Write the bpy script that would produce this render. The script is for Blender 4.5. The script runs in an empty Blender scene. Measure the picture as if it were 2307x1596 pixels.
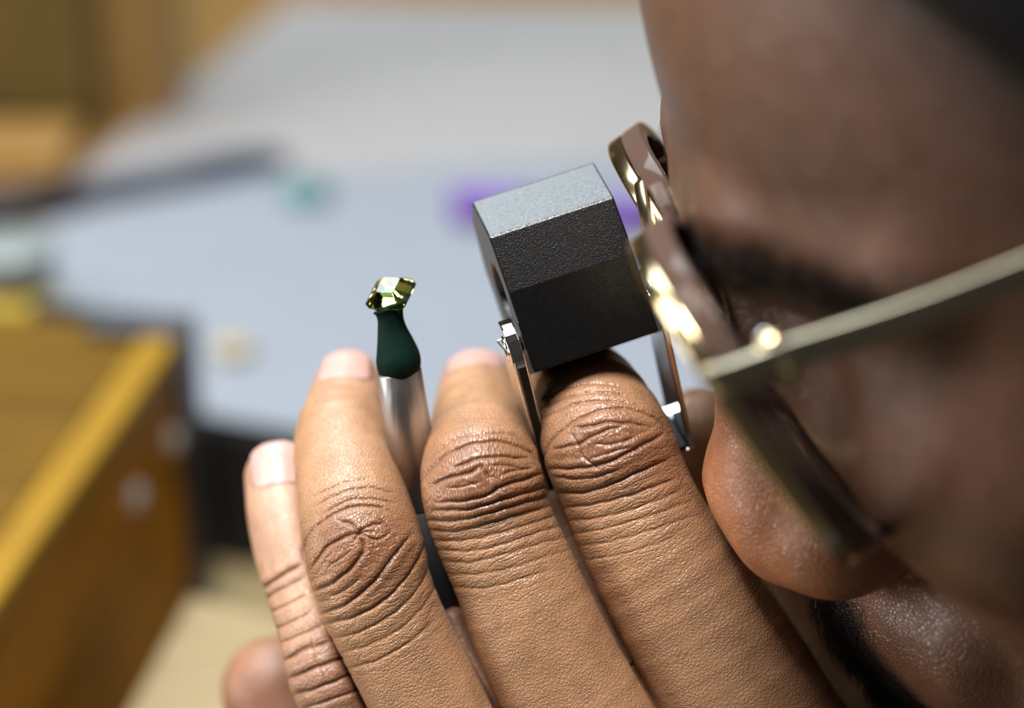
import bpy, bmesh, math, random
import numpy as np
from mathutils import Vector, Matrix

# ------------------------------------------------------------------ camera
FPX, D, CX, CY = 5600.0, 400.0, 1153.5, 798.0        # focal length in px, focus distance in mm
PITCH = math.radians(27.0)
sp, cp = math.sin(PITCH), math.cos(PITCH)
RC = np.array([[1, 0, 0], [0, sp, -cp], [0, cp, sp]], float)   # columns: camera x, y, z axes in world
F0 = np.array([0.0, 0.0, 0.95])                                # focus point in the room (metres)
CAM = F0 + RC[:, 2] * D / 1000.0
sc = bpy.context.scene
col = sc.collection
cd = bpy.data.cameras.new('camera'); cam = bpy.data.objects.new('camera', cd); col.objects.link(cam)
cam.matrix_world = Matrix([[RC[0, 0], RC[0, 1], RC[0, 2], CAM[0]], [RC[1, 0], RC[1, 1], RC[1, 2], CAM[1]],
                           [RC[2, 0], RC[2, 1], RC[2, 2], CAM[2]], [0, 0, 0, 1]])
cd.sensor_fit = 'HORIZONTAL'; cd.sensor_width = 36.0; cd.lens = 36.0 * FPX / 2307.0
cd.clip_start = 0.01; cd.clip_end = 50
cd.dof.use_dof = True; cd.dof.focus_distance = D / 1000.0 + 0.001; cd.dof.aperture_fstop = 6.0
sc.camera = cam
# ------------------------------------------------------------------ world, lamps, exposure
w = bpy.data.worlds.new('room_light'); sc.world = w; w.use_nodes = True
w.node_tree.nodes['Background'].inputs[0].default_value = (1.0, 0.90, 0.80, 1)
w.node_tree.nodes['Background'].inputs[1].default_value = 0.04
def area(name, loc, target, size, power, colr, sy=None):
    l = bpy.data.lights.new(name, 'AREA'); l.energy = power; l.color = colr
    l.shape = 'RECTANGLE'; l.size = size; l.size_y = sy or size
    o = bpy.data.objects.new(name, l); col.objects.link(o); o.location = loc
    o.rotation_euler = (Vector(target) - Vector(loc)).to_track_quat('-Z', 'Y').to_euler(); return o
area('bench_light', (-0.24, 0.52, 1.58), (-0.03, 0.12, 0.90), 0.45, 5.2, (0.82, 0.93, 1.0), 0.42)
area('overhead_lamp', (-0.13, -0.06, 1.62), (-0.01, 0.0, 0.95), 0.28, 8.5, (1.0, 0.97, 0.93), 0.28)
area('window_light', (-0.74, 0.08, 1.66), (0, 0, 0.95), 0.45, 4.5, (1.0, 0.965, 0.925), 0.5)
area('side_window', (-1.05, -0.10, 0.92), (0, 0, 0.93), 0.45, 5.0, (1.0, 0.97, 0.94), 0.35)
sc.view_settings.view_transform = 'Standard'; sc.view_settings.look = 'None'
sc.view_settings.gamma = 1.0; sc.view_settings.use_curve_mapping = False; sc.view_settings.exposure = 0.22
sc.cycles.use_denoising = True; sc.cycles.use_adaptive_sampling = True; sc.cycles.adaptive_threshold = 0.1
sc.cycles.max_bounces = 7; sc.cycles.diffuse_bounces = 2; sc.cycles.glossy_bounces = 3; sc.cycles.transparent_max_bounces = 12; sc.cycles.caustics_reflective = False

# ------------------------------------------------------------------ helpers
rng = np.random.default_rng(7); random.seed(7)
def P(px, py, z=0.0):                 # photo position + distance in front of the focus plane (mm) -> camera-frame mm
    k = (D - z) / FPX
    return np.array([(px - CX) * k, -(py - CY) * k, z])
def world(v):                         # camera-frame mm -> world metres
    return F0 + (np.asarray(v, float) @ RC.T) / 1000.0
def tocam(wp): return ((np.asarray(wp, float) - F0) * 1000.0) @ RC
def to_px(v):
    k = FPX / (D - v[:, 2]); return np.stack([CX + v[:, 0] * k, CY - v[:, 1] * k], 1)
def on_plane(px, py, zw):             # where the sight line meets a horizontal level
    d = RC @ np.array([(px - CX) / FPX, -(py - CY) / FPX, -1.0]); return CAM + d * ((zw - CAM[2]) / d[2])
# head frame: nose tip origin, right / forward / up
NT = P(1610, 1165, -2)
HR = np.array([-0.06, 0.40, -0.915]); HR /= np.linalg.norm(HR)
HF = np.array([-0.92, -0.39, -0.11]); HF -= HR * (HF @ HR); HF /= np.linalg.norm(HF)
HU = np.cross(HR, HF)
HM = np.stack([HR, HF, HU])           # rows
def H(p): return NT + np.asarray(p, float) @ HM
def toH(P_): return (P_ - NT) @ HM.T

def new_obj(name, me, parent=None, mats=()):
    o = bpy.data.objects.new(name, me); col.objects.link(o)
    for m in mats: me.materials.append(m)
    if parent is not None: o.parent = parent; o.matrix_parent_inverse = Matrix.Identity(4)
    return o
def empty(name, loc):
    o = bpy.data.objects.new(name, None); col.objects.link(o); o.location = loc; o.empty_display_size = 0.02; return o
def tag(o, label, cat, group=None):
    o['label'] = label; o['category'] = cat
    if group: o['group'] = group
    return o
def fast_mesh(name, v, faces, smooth=True):
    v = np.asarray(v, np.float32); f = np.asarray(faces, np.int32); k = f.shape[1]
    me = bpy.data.meshes.new(name); me.vertices.add(len(v)); me.vertices.foreach_set('co', v.ravel())
    me.loops.add(f.size); me.loops.foreach_set('vertex_index', f.ravel())
    me.polygons.add(len(f)); me.polygons.foreach_set('loop_start', np.arange(0, f.size, k, dtype=np.int32))
    me.polygons.foreach_set('use_smooth', np.full(len(f), smooth, bool)); me.update(calc_edges=True); return me
class MB:                             # gathers shapes of ONE part, coordinates in world metres
    def __init__(s): s.v = []; s.f = []; s.sm = []
    def add(s, v, f, smooth=False):
        n = len(s.v); s.v += [tuple(map(float, p)) for p in v]; s.f += [tuple(i + n for i in q) for q in f]; s.sm += [smooth] * len(f); return s
    def build(s, name, mat, parent=None, origin=None, bevel=0, seg=2):
        o0 = np.array(origin if origin is not None else (np.array(parent.location) if parent is not None else np.mean(s.v, 0)), float)
        me = bpy.data.meshes.new(name); me.from_pydata([tuple(np.array(p) - o0) for p in s.v], [], s.f)
        for p, q in zip(me.polygons, s.sm): p.use_smooth = q
        me.update(); bm = bmesh.new(); bm.from_mesh(me); bmesh.ops.recalc_face_normals(bm, faces=bm.faces); bm.to_mesh(me); bm.free()
        o = new_obj(name, me, None, [mat])
        if parent is not None: o.parent = parent; o.location = o0 - np.array(world_loc(parent))
        else: o.location = o0
        if bevel:
            b = o.modifiers.new('bevel', 'BEVEL'); b.width = bevel; b.segments = seg; b.limit_method = 'ANGLE'; b.angle_limit = 0.6
        return o
def world_loc(o):
    l = np.array(o.location, float)
    while o.parent is not None: o = o.parent; l = l + np.array(o.location, float)
    return l
def box(a, b, M=None):                # axis box from a to b, optional 3x3 + offset
    v = [(x, y, z) for x in (a[0], b[0]) for y in (a[1], b[1]) for z in (a[2], b[2])]
    if M is not None: v = [M[1] + M[0] @ np.array(p) for p in v]
    return v, [(0, 1, 3, 2), (4, 6, 7, 5), (0, 4, 5, 1), (2, 3, 7, 6), (0, 2, 6, 4), (1, 5, 7, 3)]
def frame_of(t, hint):
    t = t / np.linalg.norm(t); b = hint - t * (hint @ t); b /= np.linalg.norm(b); return t, b, np.cross(t, b)
def sweep(path, prof, hint, closed=False, cap=True):   # prof: (M,2) in (b, t x b) or function(i)->(M,2)
    path = np.asarray(path, float); n = len(path); v = []; m = None
    for i in range(n):
        t = (path[(i + 1) % n] - path[i - 1]) if closed else (path[min(i + 1, n - 1)] - path[max(i - 1, 0)])
        h = hint(i) if callable(hint) else hint
        t, b, c = frame_of(t, np.asarray(h, float)); pr = prof(i) if callable(prof) else prof; m = len(pr)
        v += [path[i] + b * a_ + c * b_ for a_, b_ in pr]
    f = [(i % n * m + j, i % n * m + (j + 1) % m, (i + 1) % n * m + (j + 1) % m, (i + 1) % n * m + j) for i in range(n if closed else n - 1) for j in range(m)]
    if not closed and cap: f += [tuple(range(m))[::-1], tuple((n - 1) * m + j for j in range(m))]
    return v, f
def circ(r, n=16, k=1.0): return [(r * math.cos(2 * math.pi * i / n), r * k * math.sin(2 * math.pi * i / n)) for i in range(n)]
def rrect(a, b, r, n=4):
    out = []
    for cx, cy, a0 in ((a - r, b - r, 0), (-a + r, b - r, 90), (-a + r, -b + r, 180), (a - r, -b + r, 270)):
        for i in range(n + 1):
            t = math.radians(a0 + 90 * i / n); out.append((cx + r * math.cos(t), cy + r * math.sin(t)))
    return out
def spline(pts, n):
    pts = np.asarray(pts, float); p = np.vstack([2 * pts[0] - pts[1], pts, 2 * pts[-1] - pts[-2]])
    out = []; m = len(pts) - 1
    for u in np.linspace(0, m, n + 1):
        i = min(int(u), m - 1); t = u - i; a, b, c, d = p[i], p[i + 1], p[i + 2], p[i + 3]
        out.append(0.5 * (2 * b + (c - a) * t + (2 * a - 5 * b + 4 * c - d) * t * t + (3 * b - a - 3 * c + d) * t ** 3))
    return np.array(out)

# signed-distance bodies -> one continuous surface (surface nets, projected onto the zero level)
def smin(a, b, k):
    h = np.clip(0.5 + 0.5 * (b - a) / k, 0, 1); return b + (a - b) * h - k * h * (1 - h)
def smax(a, b, k): return -smin(-a, -b, k)
def evalc(fn, pts, ch=400000):
    return np.concatenate([fn(pts[i:i + ch]) for i in range(0, len(pts), ch)]) if len(pts) else np.zeros(0, np.float32)
def grad(fn, v, e):
    k = np.array([[1, -1, -1], [-1, -1, 1], [-1, 1, -1], [1, 1, 1]], np.float32); g = 0
    for q in k: g = g + q * evalc(fn, v + e * q)[:, None]
    return g / (4 * e)
def subdivide(v, q):
    nv = len(v); a = q; b = np.roll(q, -1, 1); lo_ = np.minimum(a, b).astype(np.int64); hi_ = np.maximum(a, b); key = (lo_ * nv + hi_).ravel()
    u, inv = np.unique(key, return_inverse=True); mid = 0.5 * (v[u // nv] + v[u % nv]); e = inv.reshape(q.shape) + nv; c = nv + len(u) + np.arange(len(q))
    V = np.concatenate([v, mid, v[q].mean(1)]).astype(np.float32)
    return V, np.concatenate([np.stack([q[:, i], e[:, i], c, e[:, i - 1]], 1) for i in range(4)])
def refine(v, q, sel):                # splits the chosen quads; returns border midpoints with their end points
    nv = len(v); qs = q[sel]; b = np.roll(qs, -1, 1); key = (np.minimum(qs, b).astype(np.int64) * nv + np.maximum(qs, b)).ravel()
    u, inv, cnt = np.unique(key, return_inverse=True, return_counts=True); mid = 0.5 * (v[u // nv] + v[u % nv]); e = inv.reshape(qs.shape) + nv; c = nv + len(u) + np.arange(len(qs))
    V = np.concatenate([v, mid, v[qs].mean(1)]).astype(np.float32)
    Q_ = np.concatenate([q[~sel]] + [np.stack([qs[:, i], e[:, i], c, e[:, i - 1]], 1) for i in range(4)])
    bd = np.where(cnt == 1)[0]; return V, Q_, np.stack([bd + nv, u[bd] // nv, u[bd] % nv], 1)
def sdf_mesh(fn, lo, hi, h, n=4, slack=1.35, sub=0):
    lo = np.asarray(lo, np.float32); hs = h * n; nb = np.ceil((np.asarray(hi) - lo) / hs).astype(int)
    g = np.stack(np.meshgrid(*[np.arange(k) for k in nb], indexing='ij'), -1).reshape(-1, 3)
    d = evalc(fn, (lo + (g + 0.5) * hs).astype(np.float32)); B = g[np.abs(d) < hs * slack]
    o = np.stack(np.meshgrid(*[np.arange(n + 1)] * 3, indexing='ij'), -1).reshape(-1, 3)
    cells = []; vals = []; corner = np.array([[0, 0, 0], [1, 0, 0], [0, 1, 0], [1, 1, 0], [0, 0, 1], [1, 0, 1], [0, 1, 1], [1, 1, 1]])
    for i in range(0, len(B), 8000):
        b = B[i:i + 8000]; pts = (lo + ((b * n)[:, None, :] + o[None]).reshape(-1, 3) * h).astype(np.float32)
        V = evalc(fn, pts).reshape(len(b), n + 1, n + 1, n + 1)
        C = np.stack([V[:, x:n + x, y:n + y, z:n + z] for x, y, z in corner], -1); s = (C < 0).sum(-1)
        idx = np.argwhere((s > 0) & (s < 8)); cells.append(b[idx[:, 0]] * n + idx[:, 1:]); vals.append(C[tuple(idx.T)])
    c = np.concatenate(cells); C = np.concatenate(vals); N = (nb * n + 2).astype(np.int64)
    key = lambda q: ((q[:, 0] + 1).astype(np.int64) * N[1] + q[:, 1] + 1) * N[2] + q[:, 2] + 1
    ks = key(c); od = np.argsort(ks); c = c[od]; C = C[od]; ks = ks[od]
    acc = np.zeros((len(c), 3)); cnt = np.zeros(len(c))
    for a in range(8):
        for x in (1, 2, 4):
            if a & x: continue
            b = a | x; va, vb = C[:, a], C[:, b]; m = (va < 0) != (vb < 0)
            t = np.where(m, va / np.where(m, va - vb, 1), 0)[:, None]
            acc += np.where(m[:, None], corner[a] + t * (corner[b] - corner[a]), 0); cnt += m
    v = (lo + (c + acc / cnt[:, None]) * h).astype(np.float32)
    quads = []
    for ax, x in ((0, 1), (1, 2), (2, 4)):
        m = (C[:, 0] < 0) != (C[:, x] < 0); q = c[m]; e1 = np.eye(3, dtype=int)[(ax + 1) % 3]; e2 = np.eye(3, dtype=int)[(ax + 2) % 3]
        ids = [np.minimum(np.searchsorted(ks, key(q - s)), len(ks) - 1) for s in (0 * e1, e1, e1 + e2, e2)]
        ok = np.all([ks[i] == key(q - s) for i, s in zip(ids, (0 * e1, e1, e1 + e2, e2))], 0)
        Q = np.stack(ids, 1)[ok]; fl = (C[m][:, 0] < 0)[ok]; Q[~fl] = Q[~fl][:, ::-1]; quads.append(Q)
    def snap(v, h):
        gr = grad(fn, v, h * 0.5); dd = evalc(fn, v); L = np.maximum((gr ** 2).sum(1), 0.15)
        return (v - np.clip(dd / L, -h, h)[:, None] * gr).astype(np.float32), gr
    q = np.concatenate(quads); v, gr = snap(v, h)
    for _ in range(sub): v, q = subdivide(v, q); h *= 0.5; v, gr = snap(v, h)
    gr /= np.linalg.norm(gr, axis=1)[:, None] + 1e-9
    return v, q, gr
def chain(ctrl, n=20, px=True):
    a = np.array([np.append(P(*q[:3]), q[3]) if px else np.array(q, float) for q in ctrl]); s = spline(a, n)
    return s[:, :3].astype(np.float32), s[:, 3].astype(np.float32)
def chain_d(Q, ch, pad=9.0, info=False):
    p, r = ch; lo = p.min(0) - r.max() - pad; hi = p.max(0) + r.max() + pad
    m = np.all((Q > lo) & (Q < hi), 1); out = np.full(len(Q), 40.0, np.float32)
    q = Q[m]; best = np.full(len(q), 1e3, np.float32)
    if info: bi = np.zeros(len(q), np.int32); bt = np.zeros(len(q), np.float32)
    for i in range(len(p) - 1):
        ab = p[i + 1] - p[i]; w_ = q - p[i]; t = np.clip((w_ @ ab) / (ab @ ab), 0, 1)
        e = w_ - t[:, None] * ab; dd = np.sqrt((e * e).sum(1)) - (r[i] + t * (r[i + 1] - r[i]))
        if info: u = dd < best; bi[u] = i; bt[u] = t[u]
        best = np.minimum(best, dd)
    out[m] = best
    if info:
        I = np.zeros(len(Q), np.int32); T = np.zeros(len(Q), np.float32); I[m] = bi; T[m] = bt; return out, I, T
    return out
def ell(q, c, r, p=2.0):
    k = np.abs((q - np.array(c, np.float32)) / np.array(r, np.float32))
    n = np.sqrt((k * k).sum(1)) if p == 2.0 else (k ** p).sum(1) ** (1 / p)
    if p != 2.0: return (n - 1) * min(r)
    g = np.sqrt(((k / np.array(r, np.float32)) ** 2).sum(1)) + 1e-6
    return n * (n - 1) / g
def caps(q, a, b, ra, rb):
    a = np.array(a, np.float32); ab = np.array(b, np.float32) - a; w_ = q - a; t = np.clip((w_ @ ab) / (ab @ ab), 0, 1)
    e = w_ - t[:, None] * ab; return np.sqrt((e * e).sum(1)) - (ra + t * (rb - ra))

# ------------------------------------------------------------------ materials
class NT_:
    def __init__(s, name):
        s.m = bpy.data.materials.new(name); s.m.use_nodes = True; s.t = s.m.node_tree; s.b = s.t.nodes['Principled BSDF']; s.out = s.t.nodes['Material Output']
    def n(s, typ, **kw):
        nd = s.t.nodes.new('ShaderNode' + typ)
        for k, v in kw.items():
            if k.startswith('i_'):
                kk = k[2:]; nd.inputs[int(kk) if kk.isdigit() else kk.replace('_', ' ')].default_value = v
            else: setattr(nd, k, v)
        return nd
    def l(s, a, b): s.t.links.new(a, b)
    def math(s, op, a, b=None, c=None):
        nd = s.n('Math', operation=op)
        for i, x in enumerate((a, b, c)):
            if x is None: continue
            if isinstance(x, (int, float)): nd.inputs[i].default_value = x
            else: s.l(x, nd.inputs[i])
        return nd.outputs[0]
def mat(name, c, rough=0.5, metal=0.0, var=0.15, scale=40.0, bump=0.0, bscale=400.0, stretch=(1, 1, 1), spec=0.5, **kw):
    k = NT_(name); k.b.inputs['Roughness'].default_value = rough; k.b.inputs['Metallic'].default_value = metal
    k.b.inputs['Specular IOR Level'].default_value = spec
    for a, v in kw.items(): k.b.inputs[a.replace('_', ' ')].default_value = v
    tc = k.n('TexCoord'); mp = k.n('Mapping'); mp.inputs['Scale'].default_value = stretch; k.l(tc.outputs['Object'], mp.inputs[0])
    nz = k.n('TexNoise', i_Scale=scale, i_Detail=2.0); k.l(mp.outputs[0], nz.inputs['Vector'])
    rp = k.n('ValToRGB'); rp.color_ramp.elements[0].position = 0.3; rp.color_ramp.elements[1].position = 0.7
    rp.color_ramp.elements[0].color = [x * (1 - var) for x in c] + [1]; rp.color_ramp.elements[1].color = [min(1, x * (1 + var)) for x in c] + [1]
    k.l(nz.outputs[0], rp.inputs[0]); k.l(rp.outputs[0], k.b.inputs['Base Color'])
    if bump:
        n2 = k.n('TexNoise', i_Scale=bscale, i_Detail=1.0); k.l(mp.outputs[0], n2.inputs['Vector'])
        bp = k.n('Bump', i_Strength=bump, i_Distance=0.0003); k.l(n2.outputs[0], bp.inputs['Height']); k.l(bp.outputs[0], k.b.inputs['Normal'])
    return k.m
M = {}
M['floor'] = mat('floor_tiles', (0.16, 0.13, 0.11), 0.6)
M['wall'] = mat('wall_paint', (0.42, 0.36, 0.28), 0.8)
M['birch'] = mat('birch_wood', (0.34, 0.262, 0.135), 0.5, var=0.12, scale=30, stretch=(1, 8, 8))
M['gold_wood'] = mat('golden_varnished_wood', (0.125, 0.066, 0.006), 0.6, spec=0.15, var=0.22, scale=18, stretch=(1, 5, 5))
M['strip_wood'] = mat('honey_wood_trim', (0.30, 0.168, 0.012), 0.6, spec=0.2, var=0.12, scale=25, stretch=(5, 1, 5))
M['side_wood'] = mat('brown_wood_side', (0.46, 0.21, 0.016), 0.6, spec=0.2, var=0.25, scale=25, stretch=(1, 1, 6))
M['tan_wood'] = mat('tan_wood', (0.31, 0.178, 0.052), 0.5, var=0.12, scale=20, stretch=(6, 6, 1))
M['olive_wood'] = mat('dark_olive_wood', (0.095, 0.062, 0.012), 0.5, var=0.25, scale=20)
M['black'] = mat('black_plastic', (0.012, 0.012, 0.013), 0.55)
M['dark_metal'] = mat('dark_grey_steel', (0.055, 0.06, 0.068), 0.45, 0.0)
M['screw'] = mat('bright_screw_steel', (0.50, 0.45, 0.42), 0.5, 0.0)
M['paper_warm'] = mat('white_paper', (0.345, 0.336, 0.336), 0.8, var=0.03)
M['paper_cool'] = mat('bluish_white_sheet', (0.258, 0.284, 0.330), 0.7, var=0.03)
M['shadow_blue'] = mat('sheet_shadow_blue', (0.03, 0.045, 0.075), 0.4)
M['teal'] = mat('teal_plastic', (0.08, 0.22, 0.22), 0.5)
M['purple'] = mat('purple_plastic', (0.13, 0.02, 0.36), 0.45)
M['cork'] = mat('cream_wood', (0.42, 0.35, 0.20), 0.6)
M['jar_yellow'] = mat('yellow_powder', (0.55, 0.42, 0.05), 0.6)
M['jar_grey'] = mat('grey_green_metal', (0.24, 0.28, 0.28), 0.4)
M['loupe_black'] = mat('black_anodised_metal', (0.004, 0.004, 0.0045), 0.27, 0.0, var=0.2, scale=800, bump=0.22, bscale=4200, spec=0.72)
M['chrome'] = mat('mirror_chrome', (0.78, 0.80, 0.82), 0.09, 1.0, var=0.02)
M['gold'] = mat('polished_pale_gold', (0.80, 0.64, 0.36), 0.16, 1.0, var=0.04)
M['temple'] = mat('aged_pale_gold', (0.40, 0.38, 0.29), 0.34, 1.0, var=0.06, scale=150)
M['alu'] = mat('brushed_aluminium', (0.42, 0.42, 0.43), 0.42, 1.0, var=0.28, scale=300, bump=0.35, bscale=900, stretch=(1, 1, 0.06))
M['wax'] = mat('dark_green_dop_wax', (0.002, 0.015, 0.011), 0.75, spec=0.12, var=0.2, scale=250, bump=0.25, bscale=700)
M['hair'] = mat('black_hair', (0.006, 0.0055, 0.006), 0.45, spec=0.35)
M['shirt'] = mat('dark_cotton', (0.03, 0.035, 0.05), 0.9)
M['eye'] = mat('eye_white', (0.5, 0.45, 0.42), 0.2)
def glassy(name, tint, rough=0.02, ior=1.5, smoke=None):
    k = NT_(name); k.t.nodes.remove(k.b)
    tr = k.n('BsdfTransparent'); tr.inputs[0].default_value = tint + (1,); gl = k.n('BsdfGlossy', i_Roughness=rough)
    fr = k.n('Fresnel', i_IOR=ior); mx = k.n('MixShader'); k.l(fr.outputs[0], mx.inputs[0]); k.l(tr.outputs[0], mx.inputs[1]); k.l(gl.outputs[0], mx.inputs[2])
    if smoke:
        df = k.n('BsdfDiffuse'); df.inputs[0].default_value = smoke[0] + (1,); m2 = k.n('MixShader', i_0=smoke[1])
        k.l(mx.outputs[0], m2.inputs[1]); k.l(df.outputs[0], m2.inputs[2]); mx = m2
    k.l(mx.outputs[0], k.out.inputs[0]); return k.m
M['lens'] = glassy('clear_lens_glass', (0.93, 0.95, 0.97))
M['acetate'] = glassy('smoky_rose_acetate', (0.48, 0.34, 0.27), 0.12, 1.45, ((0.17, 0.11, 0.088), 0.42))
def gem_mat():
    k = NT_('green_gold_tourmaline'); b = k.b
    tc = k.n('TexCoord'); sx = k.n('SeparateXYZ'); k.l(tc.outputs['Generated'], sx.inputs[0])
    rp = k.n('ValToRGB'); rp.color_ramp.elements[0].color = (0.30, 0.85, 0.16, 1); rp.color_ramp.elements[1].color = (0.95, 0.72, 0.22, 1)
    rp.color_ramp.elements[0].position = 0.35; rp.color_ramp.elements[1].position = 0.9
    k.l(sx.outputs[2], rp.inputs[0]); k.l(rp.outputs[0], b.inputs['Base Color'])
    b.inputs['Transmission Weight'].default_value = 1.0; b.inputs['IOR'].default_value = 1.63; b.inputs['Roughness'].default_value = 0.0; return k.m
M['gem'] = gem_mat()
def skin_mat():
    k = NT_('brown_skin'); b = k.b
    col_ = k.n('Attribute', attribute_name='pigment'); uv = k.n('Attribute', attribute_name='skin_mm'); wr = k.n('Attribute', attribute_name='wrinkle')
    ws = k.n('SeparateXYZ'); k.l(wr.outputs['Vector'], ws.inputs[0])
    def mapped(scl):
        mp = k.n('Mapping'); mp.inputs['Scale'].default_value = scl; k.l(uv.outputs['Vector'], mp.inputs[0]); return mp.outputs[0]
    warp = k.n('TexNoise', i_Scale=0.35, i_Detail=1.0); k.l(uv.outputs['Vector'], warp.inputs['Vector'])
    wv = k.n('VectorMath', operation='MULTIPLY_ADD'); k.l(warp.outputs['Color'], wv.inputs[0]); wv.inputs[1].default_value = (1.6, 1.6, 0); k.l(uv.outputs['Vector'], wv.inputs[2])
    def m2(scl):
        mp = k.n('Mapping'); mp.inputs['Scale'].default_value = scl; k.l(wv.outputs[0], mp.inputs[0]); return mp.outputs[0]
    # transverse lines, fine long lines, skin cells
    t1 = k.n('TexVoronoi', feature='DISTANCE_TO_EDGE', voronoi_dimensions='2D', i_Scale=1.0); k.l(m2((1.15, 0.13, 1)), t1.inputs['Vector'])
    t3 = k.n('TexVoronoi', feature='DISTANCE_TO_EDGE', i_Scale=1.7); k.l(mapped((1, 1, 1)), t3.inputs['Vector'])
    def line(v, wid):
        mr = k.n('MapRange', interpolation_type='SMOOTHSTEP'); mr.inputs[2].default_value = wid; k.l(v, mr.inputs[0]); return mr.outputs[0]
    h1 = k.math('MULTIPLY', line(t1.outputs['Distance'], 0.16), ws.outputs[0])
    h3 = k.math('MULTIPLY', line(t3.outputs['Distance'], 0.25), ws.outputs[2])
    nf = k.n('TexNoise', i_Scale=3.2, i_Detail=1.0); k.l(mapped((1, 1, 1)), nf.inputs['Vector'])
    h4 = k.math('MULTIPLY', nf.outputs[0], 0.25)
    hh = k.math('ADD', h1, k.math('ADD', h3, h4))
    bp = k.n('Bump', i_Strength=0.6, i_Distance=0.00015); k.l(hh, bp.inputs['Height']); k.l(bp.outputs[0], b.inputs['Normal'])
    mot = k.n('TexNoise', i_Scale=0.22, i_Detail=2.0); k.l(uv.outputs['Vector'], mot.inputs['Vector'])
    mr = k.n('MapRange'); mr.inputs[1].default_value = 0.3; mr.inputs[2].default_value = 0.7; mr.inputs[3].default_value = 0.84; mr.inputs[4].default_value = 1.14; k.l(mot.outputs[0], mr.inputs[0])
    vm = k.n('VectorMath', operation='SCALE'); k.l(col_.outputs['Vector'], vm.inputs[0]); k.l(mr.outputs[0], vm.inputs['Scale'])
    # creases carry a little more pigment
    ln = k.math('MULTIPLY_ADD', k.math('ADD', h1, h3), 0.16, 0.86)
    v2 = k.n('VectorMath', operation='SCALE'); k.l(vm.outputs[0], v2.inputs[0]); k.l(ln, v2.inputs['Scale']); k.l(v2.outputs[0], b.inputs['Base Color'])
    b.inputs['Roughness'].default_value = 0.34; b.inputs['Specular IOR Level'].default_value = 0.6
    return k.m
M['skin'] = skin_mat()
def nail_mat():
    k = NT_('pink_fingernail'); k.b.inputs['Roughness'].default_value = 0.3; 
    nz = k.n('TexNoise', i_Scale=150.0); rp = k.n('ValToRGB'); rp.color_ramp.elements[0].color = (0.47, 0.275, 0.235, 1); rp.color_ramp.elements[1].color = (0.58, 0.37, 0.33, 1)
    k.l(nz.outputs[0], rp.inputs[0]); k.l(rp.outputs[0], k.b.inputs['Base Color']); return k.m
M['nail'] = nail_mat()
#PART2
# ------------------------------------------------------------------ the room
def structure(o): o['kind'] = 'structure'; return o
b = MB(); b.add(*box((-2.2, -1.8, -0.05), (2.2, 2.4, 0.0))); structure(b.build('floor', M['floor']))
b = MB(); b.add(*box((-2.2, 2.4, 0.0), (2.2, 2.5, 2.7))); structure(b.build('wall_back', M['wall']))
b = MB(); b.add(*box((2.2, -1.8, 0.0), (2.3, 2.4, 2.7))); structure(b.build('wall_right', M['wall']))

# ------------------------------------------------------------------ workbench: raised top with a black front edge, pale pull-out board
ZT, ZB = 0.795, 0.75
e0 = on_plane(470, 952, ZT); e1 = on_plane(690, 992, ZT); ed = (e1 - e0)[:2]; ed /= np.linalg.norm(ed)
ex = np.array([ed[0], ed[1], 0.0]); ey = np.array([-ed[1], ed[0], 0.0]); RB = np.stack([ex, ey, [0, 0, 1]], 1)
eo = np.array([e0[0], e0[1], 0.0])
bench = empty('workbench', (eo[0], eo[1], 0.0))
tag(bench, 'golden wooden workbench with a black front edge and pale pull-out board', 'workbench')
b = MB(); b.add(*box((-0.75, 0.012, ZT - 0.045), (0.24, 1.10, ZT), (RB, eo))); b.build('bench_top', M['tan_wood'], bench, bevel=0.001)
b = MB(); b.add(*box((-0.75, 0.0, ZT - 0.0445), (0.24, 0.0115, ZT - 0.001), (RB, eo))); b.build('front_edge', M['black'], bench, bevel=0.002)
b = MB(); b.add(*box((-0.55, -0.42, ZB - 0.018), (0.22, 0.30, ZB - 0.001), (RB, eo))); b.build('pull_out_board', M['birch'], bench, bevel=0.002)
for x, y in ((-0.72, 0.32), (0.17, 0.32), (-0.72, 1.03), (0.17, 1.03)):
    b = MB(); b.add(*box((x, y, 0.0), (x + 0.06, y + 0.06, ZT - 0.046), (RB, eo))); b.build('leg', M['tan_wood'], bench, bevel=0.002)

def sheet(name, pts, z, m, label, curl=0.0):
    q = [on_plane(x, y, z) for x, y in pts]; c = np.mean(q, 0); b_ = MB(); n = len(q)
    v = [p for p in q] + [p + np.array([0, 0, 0.0004]) for p in q]
    f = [tuple(range(n))[::-1], tuple(range(n, 2 * n))] + [(i, (i + 1) % n, n + (i + 1) % n, n + i) for i in range(n)]
    b_.add(v, f); return tag(b_.build(name, m, None, origin=c), label, 'paper')
sheet('paper_sheet', [(655, 3), (1900, 14), (2500, 560), (600, 520), (90, 470), (300, 290)], ZT + 0.0003, M['paper_warm'], 'large white paper sheet at the back of the bench beside the forehead')
sheet('plastic_sheet', [(95, 505), (600, 395), (1500, 350), (2100, 380), (2100, 1120), (690, 978), (440, 935), (110, 760)], ZT + 0.0012, M['paper_cool'], 'bluish white sheet lying on the bench behind the hand and loupe')

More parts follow.
